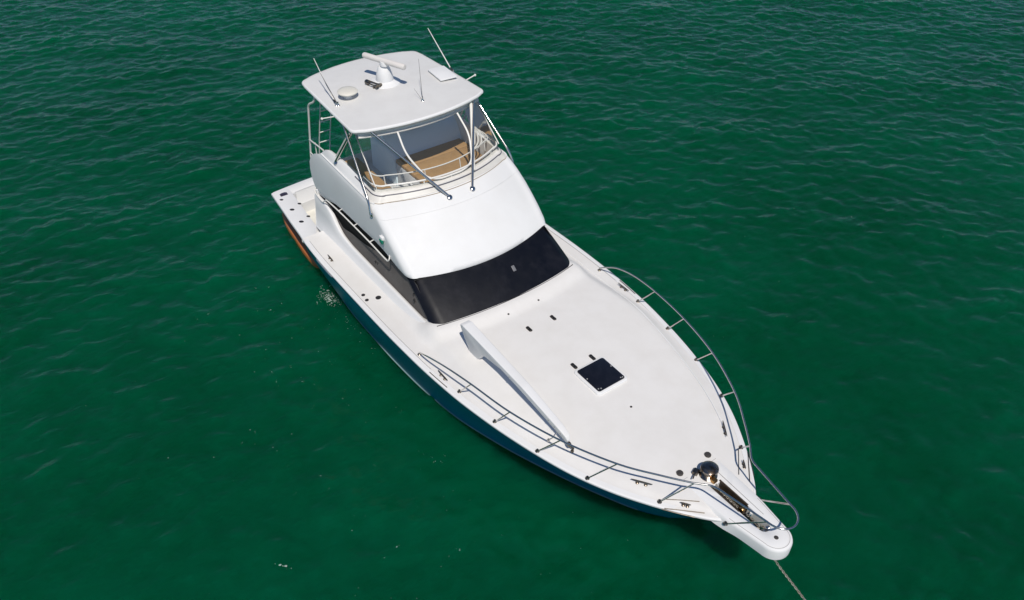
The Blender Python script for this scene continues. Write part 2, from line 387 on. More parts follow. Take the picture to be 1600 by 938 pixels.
# ------------------------------------------------------------------ deckhouse
YH = 1.86
ridge = pchip([(2.55,2.42),(3.15,2.40),(3.4,2.30),(3.62,2.08),(3.9,1.93),(4.4,1.87),(5.2,1.87),(6.2,1.89),(7.2,1.90),(7.75,1.93),(8.0,1.98)])
mb = MB()
for s in (-1, 1):
    rws = []
    for i in range(70):
        x = 2.55+i/69*5.47; zr = ridge(x)[0]; zd = zdeck(x, 2.0)-.03
        k = .15 if x > 3.6 else .15; yo = 1.965-.02*sstep(6.5, 8, x)
        yr = YH
        yb = yo
        if x > 7.5: yb = yo-.10*sstep(7.5, 8.02, x)
        row = [(x, s*(yb+.03), zd), (x, s*yb, zd+.035), (x, s*(yb-(yb-yr)*.55), zd+(zr-zd)*.6), (x, s*(yr+.022), zr-.035), (x, s*(yr+.002), zr-.006), (x, s*(yr-.03), zr), (x, s*(yr-.07), zr-.02), (x, s*(yr-.09), zr-.10)]
        rws.append(row)
    mb.grid(rws)
# aft bulkhead, inner core
mb.box((2.62+.0,0,1.6), (.06,3.7,1.9)); 
mb.add([(2.55,-2.03,zdeck(3,2)-.4),(2.55,-YH,2.42),(2.55,-1.7,2.42),(2.55,-1.7,.5)], [(0,1,2,3)])
mb.add([(2.55,2.03,zdeck(3,2)-.4),(2.55,YH,2.42),(2.55,1.7,2.42),(2.55,1.7,.5)], [(0,1,2,3)])
# front moulding under the windshield (tucked under the deck fillet)
house = mb.out('deckhouse', 'gel', boat, autos=50)
# side windows: a recessed sloping panel, dark glass above, mesh screen below
for s in (-1, 1):
    rws = []; rw2 = []
    for i in range(40):
        x = 3.15+i/39*4.64; zr = ridge(x)[0]-.05; zt = 2.745-.14*sstep(6.4, 7.2, x)
        top_y = 1.68; lo_y = YH-.085
        f_top = 1.62
        xt = x if x < 7.0 else 7.0+(x-7.0)*.0
        # mesh panel reaches part way up aft, nearly full height forward
        zm = max(zr+.01, float(np.interp(x, [3.3,3.77,4.19,4.82,5.49,6.2,6.7,7.4], [2.30,2.05,2.13,2.2,2.36,2.49,2.53,2.50])))
        yof = lambda z: lo_y+(top_y-lo_y)*(z-zr)/max(zt-zr, .01)
        xf = lambda z: x-(max(0, x-7.0)/.9)*.88*(z-zr)/max(zt-zr, .01)
        rws.append([(xf(z), s*yof(z), z) for z in (zr-.05, zr, (zr+zm)/2, zm)])
        rw2.append([(xf(z), s*(yof(z)-.012), z) for z in (zr-.04, zm, zt-.1, zt)])
    MB().grid(rws).out('window_screen', 'mesh', house)
    MB().grid(rw2).out('side_window', 'blackmatt', house)
    for x, z, r in ((5.35,2.03,.03),(5.45,2.05,.02),(7.05,2.05,.042),(7.02,2.20,.026)):
        if s == -1 or x > 6: MB().lathe([(r,0),(r,.012),(r*.6,.018)], (x, s*(1.775-.12*(z-1.9)+.004), z), (0,s,.2), 16).out('snap_fastener', 'black', house)
# windshield: dark wrap-round cover
rws = []
tv = [math.sin(a) for a in np.linspace(-math.pi/2, math.pi/2, 61)]
for j in range(13):
    l = j/12; row = []
    for t in tv:
        yb = 1.83-(1.83-1.74)*l; y = t*yb; bulge = .05*math.sin(math.pi*l)
        x = wsx(t*1.82, l)+bulge-(0 if abs(t) < .88 else ((abs(t)-.88)/.12)**2*.24)
        z = 2.0-.02*(abs(t))**2+(.66)*l+(0.035*(1-abs(t)))*(1-l)+(0 if abs(t) < .9 else ((abs(t)-.9)/.1)**2*.035*(1-l))
        row.append((x, y, z))
    rws.append(row)
ws = MB().grid(rws).out('windshield', 'black_cover', house, autos=60)
# raised seams and a latch plate on the cover
def wpt(t, l, off=.006):
    yb = 1.83-.09*l; bulge = .05*math.sin(math.pi*l)
    return (wsx(t*1.82, l)+bulge+off*.6, t*yb, 2.0-.02*t*t+.66*l+.035*(1-abs(t))*(1-l)+off)
mb = MB(); mb.tube([wpt(-.97+i/40*1.94, .03) for i in range(41)], .012, 6); mb.tube([wpt(-.97+i/40*1.94, .86) for i in range(41)], .010, 6); mb.out('cover_hem', 'black', ws)
c = Vector(wpt(.20,.52,.008)); MB().box(c, (.13,.075,.012), Matrix.Rotation(R(37),3,'Y'), .004).out('latch_plate', mat('latch', (.16,.16,.17), .35), ws)

# ------------------------------------------------------------------ flybridge
def ring(xa, Y, xc, xm, za, zf, n_side=16, n_c=8, n_f=26, rc=.28, ps=0.0, up=0.0):
    """U-shaped plan curve, starboard aft -> round the front -> port aft; za aft height, zc corner, zf mid front"""
    pts = []
    for i in range(n_side):
        f = i/n_side; x = xa+(xc-rc-xa)*f; pts.append((x, -Y+ps*(1-f)**2, f))
    for i in range(n_c):
        a = (i/n_c)*math.pi/2; pts.append((xc-rc+rc*math.sin(a), -Y+rc*.75*(1-math.cos(a)), 1.0))
    yc = Y-rc*.75
    for i in range(n_f+1):
        y = -yc+2*yc*i/n_f; pts.append((xc+(xm-xc)*(1-(y/yc)**2), y, 1+(1-(y/yc)**2)))
    L = pts+[(p[0], -p[1], p[2]) for p in reversed(pts[:n_side+n_c])]
    za_, zc_ = za; out = []
    for x, y, f in L:
        z = za_+(zc_-za_)*f+up*sstep(.05, .3, f)*(1-sstep(.72, 1.0, f)) if f <= 1 else zc_+(zf-zc_)*(f-1)
        out.append((x, y, z))
    return out
LV = [  # xa, Y, xc, xm, (z aft, z corner), z mid
    (2.62,1.70,6.95,7.22,(2.46,2.60),2.56,.24),
    (2.60,1.775,7.03,7.33,(2.42,2.565),2.53,.26),
    (2.56,1.80,7.06,7.36,(2.45,2.60),2.57,.26),
    (2.50,1.81,7.00,7.31,(2.60,2.68),2.66,.27),
    (2.44,1.82,6.80,7.11,(2.80,2.86),2.88,.28),
    (2.42,1.82,6.54,6.885,(3.02,3.07),3.11,.28),
    (2.46,1.815,6.27,6.65,(3.25,3.27),3.34,.28),
    (2.58,1.80,5.99,6.42,(3.45,3.45),3.54,.28),
    (2.80,1.785,5.78,6.22,(3.60,3.56),3.67,.27),
    (3.02,1.765,5.66,6.10,(3.69,3.62),3.72,.26),
    (3.10,1.745,5.62,6.05,(3.72,3.645),3.735,.25),
]
mb = MB(); rws = [ring(a,b,c_,d,e,f,rc=g,up=(.20,.20,.185,.10,.04)[k] if k < 5 else 0) for k, (a,b,c_,d,e,f,g) in enumerate(LV)]
mb.grid(rws)
# aft skin joins both sides
nA = len(rws)
mb.add([r[0] for r in rws]+[r[-1] for r in rws], [(i, i+1, nA+i+1, nA+i) for i in range(0, 5)])
fly = mb.out('flybridge', 'gel', boat, autos=70)
# inner coaming: cream band leaning inward, then down inside
LI = [(3.10,1.745,5.62,6.05,(3.722,3.648),3.738,.25),(3.16,1.70,5.60,6.02,(3.79,3.68),3.765,.24),(3.30,1.62,5.56,5.97,(3.90,3.80),3.86,.24),
      (3.40,1.57,5.50,5.90,(3.93,3.84),3.885,.24),(3.42,1.52,5.42,5.82,(3.90,3.83),3.87,.24),(3.3,1.50,5.36,5.76,(3.60,3.6),3.6,.24),(2.9,1.50,5.32,5.70,(2.8,2.8),2.8,.24)]
rwi = [ring(a,b,c_,d,e,f,rc=g,ps=(0,-.025,-.085,-.10,-.09,-.05,0)[k]) for k, (a,b,c_,d,e,f,g) in enumerate(LI)]
ns = 16
mb = MB().grid([r[ns-2:-(ns-2)] for r in rwi]); mb.out('coaming', 'cream', fly)
MB().grid([r[:ns-1] for r in rwi]).out('side_coaming', 'gel', fly); MB().grid([r[-(ns-1):] for r in rwi]).out('side_coaming', 'gel', fly)
# moulded rear lip of the side panels, the white edge line
for s in (1, -1):
    mb = MB(); e = [Vector(p) for p in (rws[-1][:ns+5] if s == 1 else rws[-1][-(ns+5):][::-1])]
    mb.tube([p+Vector((0, -s*.004, .002)) for p in e], .018, 8); mb.out('edge_bead', 'gel', fly)
MB().tube([Vector(p)+Vector((.006,0,.006)) for p in ring(5.0,1.735,5.64,6.10,(3.66,3.645),3.725)[ns+2:-(ns+2)]], .006, 6).out('coaming_seam', mat('seam', (.33,.25,.16), .7), fly)
MB().tube([Vector(p)+Vector((.003,0,.003)) for p in rws[7]][ns+3:-(ns+3)], .004, 5).out('mould_line', mat('mould_line', (.70,.70,.70), .6), fly)
mb = MB(); mb.tube([Vector(p) for p in ring(3.9,1.64,5.585,5.99,(3.88,3.775),3.83)[ns-8:-(ns-8)]], .013, 6)
mb.out('snap_track', mat('track', (.10,.10,.13), .5), fly)
rrng = ring(4.4,1.57,5.50,5.90,(3.96,3.95),3.985)[ns-6:-(ns-6)]
mb = MB(); mb.tube(rrng, .021, 10)
for k in range(3, len(rrng)-2, 6): p = Vector(rrng[k]); mb.tube([p-Vector((0,0,.15)), p], .014, 8)
mb.out('coaming_rail', 'pipe', fly)
for k, (o_, zz_) in enumerate(((.10,.06),(.17,.10),(.24,.12))):
    MB().tube(smoothpath([(4.35,1.50-.25*o_,3.78),(4.6,1.50-.5*o_,4.02+zz_*.6),(4.95,1.47-o_,4.05+zz_*.4),(5.15,1.42-o_*1.4,3.98),(5.30-o_*.4,1.2-o_,3.92)], 6), .017, 8).out('folded_rail', 'pipe', fly)
rr2 = ring(4.6,1.46,5.30,5.66,(4.07,4.06),4.08)[ns-4:-(ns-4)]
mb = MB(); mb.tube(rr2, .014, 8)
for k in range(2, len(rr2)-2, 9): p = Vector(rr2[k]); mb.tube([p-Vector((-.04,0,.22)), p], .011, 8)
mb.out('inner_rail', 'pipe', fly)
MB().box((4.15,0,2.72), (3.2,3.3,.06)).box((4.65,0,2.60),(4.1,3.38,.04)).out('bridge_floor', mat('bfloor', (.60,.60,.58), .5), fly)
# front lounge and starboard bench
def cushion(name, c, d, rot=None, bev=.04): return MB().box(c, d, rot, bev, 3).out(name, 'brown', fly)
mb = MB().box((4.6,.58,3.07), (1.46,1.76,.62), None, .02); mb.out('lounge_base', 'gel', fly)
mb = MB(); 
for cx_, w_ in ((4.12,.42),(4.545,.42),(5.04,.56)): MB().box((cx_,.58,3.42), (w_,1.76,.10), None, .025, 3).out('seat_cushion', 'brown', fly)
mb = MB().box((4.25,-1.2,3.05), (2.0,.50,.62), None, .02); mb.out('bench_base', 'gel', fly)
cushion('seat_cushion', (4.25,-1.2,3.41), (1.98,.50,.10), None, .035)
MB().box((4.75,-.62,2.98),(.4,.6,.45),None,.02).out('step_box','gel',fly)
# console
con = MB()
sidep = [(2.7,2.75),(3.92,2.75),(3.92,3.46),(3.86,3.56),(3.76,3.67),(3.62,3.78),(3.48,3.85),(3.34,3.88),(3.2,3.88),(2.95,3.78),(2.75,3.5)]
def yprism(mb, prof, y0, y1):
    n = len(prof); v = [(x,y0,z) for x,z in prof]+[(x,y1,z) for x,z in prof]
    mb.add(v, [tuple(range(n)), tuple(range(2*n-1, n-1, -1))]+[(i, (i+1)%n, n+(i+1)%n, n+i) for i in range(n)])
yprism(con, sidep, -.33, 1.62)
console = con.out('console', 'shadewhite', fly, autos=35)
mb = MB()
for y in (-.10,.24,.58): mb.box((3.14,y,3.97), (.06,.30,.20), Matrix.Rotation(R(-35),3,'Y'), .01)
mb.out('instrument_screen', 'black', fly)
mb = MB(); mb.lathe([(.06,0),(.20,.05),(.22,.1),(.10,.17),(.02,.19)], (3.36,.50,3.86), n=20); mb.out('compass', 'black', fly)
for y in (.25, 1.05):
    mb = MB(); mb.lathe([(.10,0),(.05,.05),(.05,.5)], (2.35,y,2.75), n=14); mb.box((2.35,y,3.33), (.5,.52,.14), None, .04); mb.box((2.12,y,3.72), (.12,.5,.7), Matrix.Rotation(R(-8),3,'Y'), .05)
    mb.out('helm_chair', 'shadewhite', fly)
mb = MB(); cw = [(2.72, .25+.17*math.cos(a), 3.92+.17*math.sin(a)) for a in np.linspace(0, 2*math.pi, 25)]; mb.tube(cw, .015, 6)
for k in range(0,24,8): mb.tube([(2.72,.25,3.92), cw[k]], .01, 6)
mb.out('steering_wheel', 'steel', fly)
# grab rail under the starboard and port flybridge sides
def sidept(px_x, z, off=.07): return (px_x, -(1.82+off), z)
for s in (1, -1):
    mb = MB()
    P = [(2.50,1.80,2.56),(2.60,1.87,2.50),(2.78,1.88,2.45),(2.96,1.885,2.44),(3.08,1.885,2.46),(3.2,1.885,2.56),(3.35,1.885,2.635),(3.95,1.885,2.68),(4.7,1.885,2.69),(5.5,1.885,2.685),(6.15,1.88,2.65),(6.27,1.88,2.68),(6.30,1.86,2.745),(6.22,1.81,2.76)]
    mb.tube(smoothpath([(x,-y*s,z) for x,y,z in P], 6), .016, 8)
    for x, z in ((3.95,2.68),(4.7,2.69),(5.45,2.685)): mb.tube([(x,-1.885*s,z),(x+.05,-1.79*s,z+.06)], .012, 8)
    mb.out('grab_rail', 'pipe', fly)
    n = 'starboard' if s == 1 else 'port'
    mb = MB(); mb.box((6.02,-1.845*s,3.10), (.13,.07,.10), None, .015)
    nb = mb.out('navigation_light', 'gel', fly); nb['label'] = 'green navigation light' if s == 1 else 'red navigation light'
    MB().box((6.04,-1.872*s,3.04), (.12,.06,.10), None, .02).out('lens', 'green_lens' if s == 1 else 'red_lens', nb)

# ------------------------------------------------------------------ hardtop
def ht_outline():
    pts = [(1.97,-1.50)]
    C_ = [(1.95,-1.47),(4.78,-1.64),(5.02,-.9),(5.10,0),(5.02,.9),(4.78,1.64),(1.95,1.47),(1.74,.9),(1.66,0),(1.74,-.9)]
    return C_
def ht_edge(inset=0.0):
    # starboard side, front bow, port side, aft bow, with rounded corners
    P = []
    def arc(cx, cy, r, a0, a1, n=7): return [(cx+r*math.cos(a0+(a1-a0)*i/n), cy+r*math.sin(a0+(a1-a0)*i/n)) for i in range(n+1)]
    xf = lambda y: 5.14-.33*(y/1.6)**2; xa = lambda y: 1.64+.30*(y/1.5)**2
    yb = lambda x: 1.52+(x-2)*.045
    r = .16
    P += [(x, -yb(x)) for x in np.linspace(2.25, 4.55, 12)]
    c0 = (4.62, -yb(4.6)+r); P += arc(4.66, -1.64+r, r, -math.pi/2, -.25, 7)
    P += [(xf(y), y) for y in np.linspace(-1.40, 1.40, 21)]
    P += arc(4.66, 1.64-r, r, .25, math.pi/2, 7)
    P += [(x, yb(x)) for x in np.linspace(4.55, 2.25, 12)]
    r = .2; P += arc(2.10, 1.51-r, r, math.pi/2, math.pi-.2, 7)
    P += [(xa(y), y) for y in np.linspace(1.22, -1.22, 19)]
    P += arc(2.10, -1.51+r, r, math.pi+.2, 1.5*math.pi, 7)
    c = (3.4, 0); q = []
    for x, y in P:
        d = Vector((x-c[0], y)); L = d.length; d = d*(1-inset/L); q.append((c[0]+d.x, d.y))
    return q
ZT = 4.955
def zroof(x, y): return ZT+.075*(1-(y/1.65)**2)*.8+.035*(1-((x-3.4)/1.75)**2)
mb = MB(); rws = []
for ins, dz in ((.10,-.10),(.03,-.095),(.012,-.06),(0,-.045),(0,-.012),(.008,-.001),(.035,.0)):
    rws.append([(x, y, zroof(x, y)*.35+(ZT+.02)*.65+dz) for x, y in ht_edge(ins)])
for k in range(1, 16):
    f = k/15; base = ht_edge(.035); rws.append([(3.4+(x-3.4)*(1-f), y*(1-f), (zroof(3.4+(x-3.4)*(1-f), y*(1-f))*(1-.65*(1-f)**3)+(ZT+.02)*.65*(1-f)**3)) for x, y in base])
mb.grid(rws, True)
ztop = mb
mb.cap([(x,y,z) for x,y,z in rws[0]])
hardtop = mb.out('hardtop', 'roof', boat, autos=60)
def zr_(x, y):   # height of the roof skin
    d = Vector((x-3.4, y)); e = ht_edge(.035)
    best = min(e, key=lambda p: -(Vector((p[0]-3.4,p[1])).normalized().dot(d.normalized()) if d.length > 1e-6 else 0))
    f = 1-min(d.length/Vector((best[0]-3.4,best[1])).length, 1) if d.length > 1e-6 else 1
    return zroof(x, y)*(1-.65*(1-f)**3)+(ZT+.02)*.65*(1-f)**3
MB().grid([[(x,y,zroof(x,y)*.35+(ZT+.02)*.65+dz) for x,y in ht_edge(i)] for i,dz in ((-.012,-.045),(-.012,-.02),(.006,.001),(.026,.006))], True).out('edge_moulding', 'gel', hardtop)
# valance under the front edge (holds the top of the clear curtains)
mb = MB(); fr = [(5.02-.30*(y/1.5)**2, y) for y in np.linspace(-1.5, 1.5, 31)]
mb.grid([[(x-.02,y,4.92) for x,y in fr],[(x+.0,y,4.80) for x,y in fr],[(x+.035,y,4.775) for x,y in fr],[(x+.03,y,4.75) for x,y in fr],[(x-.08,y,4.76) for x,y in fr],[(x-.08,y,4.9) for x,y in fr]], True)
mb.out('valance', 'pipe', hardtop)
# clear curtains
mb = MB(); top = ring(3.3,1.50,4.74,5.02,(4.82,4.82),4.80,rc=.2)[6:-6]; bot = ring(3.5,1.60,5.52,5.93,(3.90,3.82),3.86,rc=.24)[6:-6]
rws = [[Vector(a).lerp(Vector(b), f)+Vector((.03*math.sin(math.pi*f),0,0)) for a, b in zip(bot, top)] for f in np.linspace(0,1,8)]
mb.grid(rws); mb.out('clear_curtain', 'vinyl', hardtop)

def tubeobj(name, pts, r, m, parent=boat, n=10, foot=None):
    mb = MB().tube(pts, r, n)
    if foot:
        p, nrm = foot; mb.lathe([(r*2.3,0),(r*2.3,.012),(r*1.3,.03)], p, nrm, 16)
    return mb.out(name, m, parent)
for s in (-1, 1):
    tubeobj('hardtop_strut', [(4.90,1.27*s,4.90),(6.26,.29*s,3.675)], .026, 'steel', boat, 12, ((6.265,.29*s,3.662),(.5,0,.85)))
    tubeobj('hardtop_strut', bent([(4.15,1.56*s,4.92),(5.50,1.80*s,3.72),(5.60,1.84*s,3.46)], .12), .024, 'steel', boat, 12, ((5.60,1.815*s,3.45),(0,s,.1)))
    tubeobj('hardtop_strut', [(4.55,1.50*s,4.9),(3.78,1.69*s,3.83)], .030, 'steel', boat, 12, ((3.78,1.685*s,3.80),(0,s*.6,.8)))
    tubeobj('hardtop_strut', [(4.45,1.46*s,4.9),(3.70,1.64*s,3.88)], .022, 'pipe', boat, 10)
    tubeobj('curtain_frame', [(4.50,1.48*s,4.85),(5.42,1.57*s,3.95)], .013, 'pipe', boat, 8)
    # aft post, reaching from the hardtop to the bridge deck
    tubeobj('hardtop_post', bent([(2.60,1.46*s,4.93),(2.58,1.50*s,4.72),(2.28,1.54*s,4.55),(2.12,1.55*s,3.9),(1.85,1.55*s,2.95),(2.5,1.58*s,2.62)], .12), .024, 'pipe', boat, 10)
    mb = MB(); mb.tube(bent([(1.98,1.55*s,3.52),(2.5,1.62*s,3.66),(3.05,1.66*s,3.76)], .1), .019, 8); mb.tube(bent([(1.88,1.55*s,3.14),(2.35,1.6*s,3.20),(2.62,1.70*s,3.22)], .1), .016, 8); mb.tube([(2.45,1.6*s,3.66),(2.42,1.6*s,3.2)], .014, 8)
    mb.out('bridge_rail', 'pipe', boat)
# port-side white pillar and centre window frame of the curtain
tubeobj('curtain_pillar', [(4.92,1.18,4.85),(5.93,.55,3.86)], .034, 'pipe')
tubeobj('curtain_frame', bent([(5.04,-.74,4.80),(5.36,-.76,4.42),(5.80,-.55,4.0),(5.90,-.3,3.93),(5.90,.3,3.93),(5.80,.60,4.0),(5.42,.80,4.42),(5.04,.74,4.80)], .22, 7), .023, 'pipe')
# ladder at the starboard aft corner
mb = MB()
for y in (-1.30,-1.02): mb.tube([(2.50,y,4.80),(1.95,y,3.4),(1.80,y,2.95)], .014, 8)
for k in range(5): f = k/5+.1; mb.tube([(2.50-.62*f,-1.30,4.80-1.62*f),(2.50-.62*f,-1.02,4.80-1.62*f)], .013, 8)
mb.out('ladder', 'pipe', boat)

# equipment on the hardtop
# radar
def P3(x, y, z): return Vector((x, y, z))
rz = zr_(3.22, -.0)
mb = MB(); mb.lathe([(.36,0),(.345,.03),(.25,.06),(.21,.075)], (3.24,-.02,rz-.012), n=36); mb.lathe([(.20,.06),(.205,.09),(.165,.26),(.12,.38),(.10,.40)], (3.24,-.02,rz-.012), n=36); 
radar = mb.out('radar', 'gel', boat)
rb = MB(); rc_ = Vector((3.30,-.02,rz+.51)); ra = Vector((1.08,.40,0)).normalized()
# long bar with rounded-rectangle section
side = Vector((-ra.y, ra.x, 0)); prof = [(.062*math.cos(a)*(1 if math.cos(a)>0 else 1.15), .066*math.sin(a)) for a in np.linspace(0, 2*math.pi, 17)[:-1]]
rows_ = []
for t, sc in ((-.60,.55),(-.595,.85),(-.57,1),(-.3,1),(0,1),(.3,1),(.57,1),(.595,.85),(.60,.55)):
    rows_.append([rc_+ra*t+side*(a*sc)+Vector((0,0,b*sc)) for a, b in prof])
rb.grid(rows_, True); rb.cap(rows_[0]); rb.cap(rows_[-1]); rb.out('scanner_bar', mat('scanner', (.70,.665,.63), .35), radar)
MB().lathe([(.10,-.10),(.105,-.06),(.09,.0)], rc_, n=20).out('scanner_neck', 'gel', radar)
# lettering-like panel stripe on the scanner is too small to read: a grey band
MB().box(rc_+ra*-.30+side*-.061+Vector((0,0,.012)), (.22,.008,.03), Matrix.Rotation(math.atan2(ra.y, ra.x),3,'Z')).out('maker_plate', 'grey', radar)
# mushroom satellite dome
dz = zr_(3.05,-.95)
mb = MB(); mb.lathe([(.10,0),(.07,.02),(.06,.12)], (3.42,-1.03,dz), n=20)
dome = mb.out('antenna_dome', 'gel', boat)
MB().lathe([(.05,.09),(.215,.125),(.225,.15),(.20,.175),(.12,.19),(.0,.195)], (3.42,-1.03,dz), n=36).out('dome_cap', mat('dome', (.68,.655,.58), .4), dome)
# flat raised hatch panel at the port side
zq = zr_(3.7,1.2)
pm = Matrix.Translation((3.62,1.26,zq+.04)) @ Matrix.Rotation(R(-5),4,'Z')
def rrect(hx, hy, r, n=5):
    o = []
    for cx, cy, a0 in ((hx-r,hy-r,0),(-hx+r,hy-r,90),(-hx+r,-hy+r,180),(hx-r,-hy+r,270)):
        o += [(cx+r*math.cos(R(a0+90*i/n)), cy+r*math.sin(R(a0+90*i/n))) for i in range(n+1)]
    return o
mb = MB().prism(rrect(.335,.21,.02), 0, .028, .006, pm); pan = mb.out('roof_panel', 'gel', boat)
MB().prism(rrect(.26,.19,.02), -.08, -.002, 0, pm).out('panel_base', 'grey', pan)
# twin-trumpet horn
hz = zr_(3.4,-.5)
horn = None
mb = MB()
d = Vector((.40,.12,0)).normalized(); n_ = Vector((-d.y, d.x, 0)); hb = Vector((3.28,-.36,hz+.065))
for off in (-.05,.05):
    st = hb+n_*off; mb.lathe([(.016,0),(.016,.20),(.022,.26),(.048,.33),(.05,.335),(.02,.32)], st-d*.12+Vector((0,0,.01)), d, 18)
mb.lathe([(.045,0),(.055,.02),(.055,.09),(.03,.11)], hb-d*.20, d, 16); mb.box(hb-d*.14-Vector((0,0,.045)), (.05,.05,.06)); mb.box(hb+d*.10-Vector((0,0,.04)), (.04,.14,.05), Matrix.Rotation(math.atan2(d.y,d.x),3,'Z'))
mb.out('horn', 'steeld', boat)
# whip antennas
def whip(base, tip, r, m, foot=True):
    b_ = Vector(base); t_ = Vector(tip); mb = MB()
    mb.lathe([(.035,0),(.035,.012),(.018,.03),(.014,.09)], b_, (0,0,1), 12)
    o = mb.out('antenna', 'steel', boat)
    MB().tube([b_+Vector((0,0,.05)), b_.lerp(t_,.12)], r*1.5, 8).out('antenna_ferrule', 'steeld', o)
    MB().tube([b_.lerp(t_,.1), t_], [r, r*.55], 8).out('antenna_rod', m, o)
whip((3.56,-1.39,zr_(3.56,-1.39)), (2.62,-1.36,5.72), .012, 'pipe')
whip((3.60,-1.36,zr_(3.6,-1.36)), (3.02,-1.42,5.54), .009, 'steeld')
whip((3.52,1.62,zr_(3.5,1.5)-.06), (2.46,1.62,5.66), .014, 'pipe')
whip((4.52,.20,zr_(4.52,.2)), (3.97,.48,5.72), .006, 'black')
whip((4.50,.21,zr_(4.5,.2)), (4.25,.16,5.22), .004, 'black')
for s, p in ((-1,(3.86,-1.86,4.95)), (1,(4.04,1.86,5.0))):
    mb = MB(); mb.tube([(p[0], s*1.45, 4.90), (p[0], p[1], p[2]+.0)], .014, 8); mb.lathe([(.02,0),(.03,.01),(.03,.03),(.015,.045)], p, (0,s,0), 12); mb.out('outrigger_stub', 'pipe', boat)

# ------------------------------------------------------------------ pulpit
def pul_w(x): return .42-.05*(x-13.58)/1.0 if x < 14.6 else .37-.10*(x-14.6)/.62
def pul_outline(out_):
    P = []
    for x in np.linspace(13.58, 15.22, 24): P.append((x, -(pul_w(x))-out_(x)))
    for a in np.linspace(-math.pi/2, math.pi/2, 17)[1:-1]: P.append((15.22+(.27+out_(15.3))*math.cos(a), (.27+out_(15.3))*math.sin(a)))
    for x in np.linspace(15.22, 13.58, 24): P.append((x, pul_w(x)+out_(x)))
    return P
ZP = 1.915
def zpul(x): return ZP+.018*max(0, x-14)
def slot(hw, x0=13.98, x1=15.10):
    P = []
    for x in np.linspace(x0, x1-hw, 24): P.append((x, -hw))
    for a in np.linspace(-math.pi/2, math.pi/2, 17)[1:-1]: P.append((x1-hw+hw*math.cos(a), hw*math.sin(a)))
    for x in np.linspace(x1-hw, x0, 24): P.append((x, hw))
    return P
sl = slot(.10)
fl = lambda x: .13*(1-sstep(14.0, 14.9, x))+.015
mb = MB()
bot = [(x, y, 1.70+.07*(1-sstep(14.0,14.6,x))) for x, y in pul_outline(lambda x: fl(x)*1.0)]
low = [(x, y, 1.68+.07*(1-sstep(14.0,14.6,x))) for x, y in pul_outline(lambda x: fl(x)*.6-.03)]
mid = [(x, y, zpul(x)-.05) for x, y in pul_outline(lambda x: .015+fl(x)*.12)]
r1 = [(x, y, zpul(x)-.012) for x, y in pul_outline(lambda x: .004)]
r2 = [(x, y, zpul(x)) for x, y in pul_outline(lambda x: -.012)]
s2 = [(x, y, zpul(x)) for x, y in slot(.112, 13.965, 15.115)]; s1 = [(x, y, zpul(x)-.012) for x, y in sl]; s0 = [(x, y, 1.68) for x, y in sl]
mb.grid([low, bot, mid, r1, r2, s2, s1, s0, low], True)
pulpit = mb.out('bow_pulpit', 'gel', boat, autos=45)
MB().tube([(x, y, zpul(x)+.001) for x, y in pul_outline(lambda x: -.035)][14:-14], .004, 5).out('rim_groove', 'grey', pulpit)
mb = MB(); mb.grid([[(x, -.095, zpul(x)-.005), (x, -.087, 1.76), (x, -.03, 1.735), (x, .03, 1.735), (x, .087, 1.76), (x, .095, zpul(x)-.005)] for x in np.linspace(13.97, 14.60, 8)])
mb.box((14.27,-.107,zpul(14.2)+.004), (.62,.028,.012)); mb.box((14.27,.107,zpul(14.2)+.004), (.62,.028,.012))
mb.out('chain_trough', 'rust', pulpit)
mb = MB(); mb.lathe([(.03,-.07),(.055,-.06),(.035,-.01),(.035,.01),(.055,.06),(.03,.07)], (15.045,0,1.86), (0,1,0), 20); mb.out('bow_roller', 'steel', pulpit)
MB().lathe([(.036,0),(.036,.006),(.028,.010)], (15.26,-.01,zpul(15.26)), n=20).out('deck_plate', 'dkgrey', pulpit)
# seam framing the anchor locker lid
mb = MB(); zz = lambda x, y: ZP+.0015
mb.tube([(13.60,-.40,zz(0,0)), (13.60,.40,zz(0,0))], .005, 5); mb.tube([(13.62,.215,zz(0,0)), (14.85,.17,zpul(14.85)+.001)], .005, 5)
mb.out('locker_seam', 'grey', pulpit)
# anchor resting in the slot
anchor = MB(); anchor.box((14.70,0,1.83), (.42,.035,.055), Matrix.Rotation(R(6),3,'Y'), .01)
anchor.add([(14.80,0,1.84),(15.02,.07,1.72),(15.06,0,1.66),(15.02,-.07,1.72),(14.84,0,1.72)], [(0,1,2),(0,2,3),(0,1,4),(0,3,4),(4,1,2),(4,2,3)])
ao = anchor.out('anchor', 'steeld', None); ao['label'] = 'dull steel anchor stowed in the slot of the bow pulpit'; ao['category'] = 'anchor'
MB().lathe([(.045,-.03),(.055,-.015),(.055,.015),(.045,.03)], (14.56,0,1.86), (0,1,0), 18).out('shackle', 'bronze', ao)
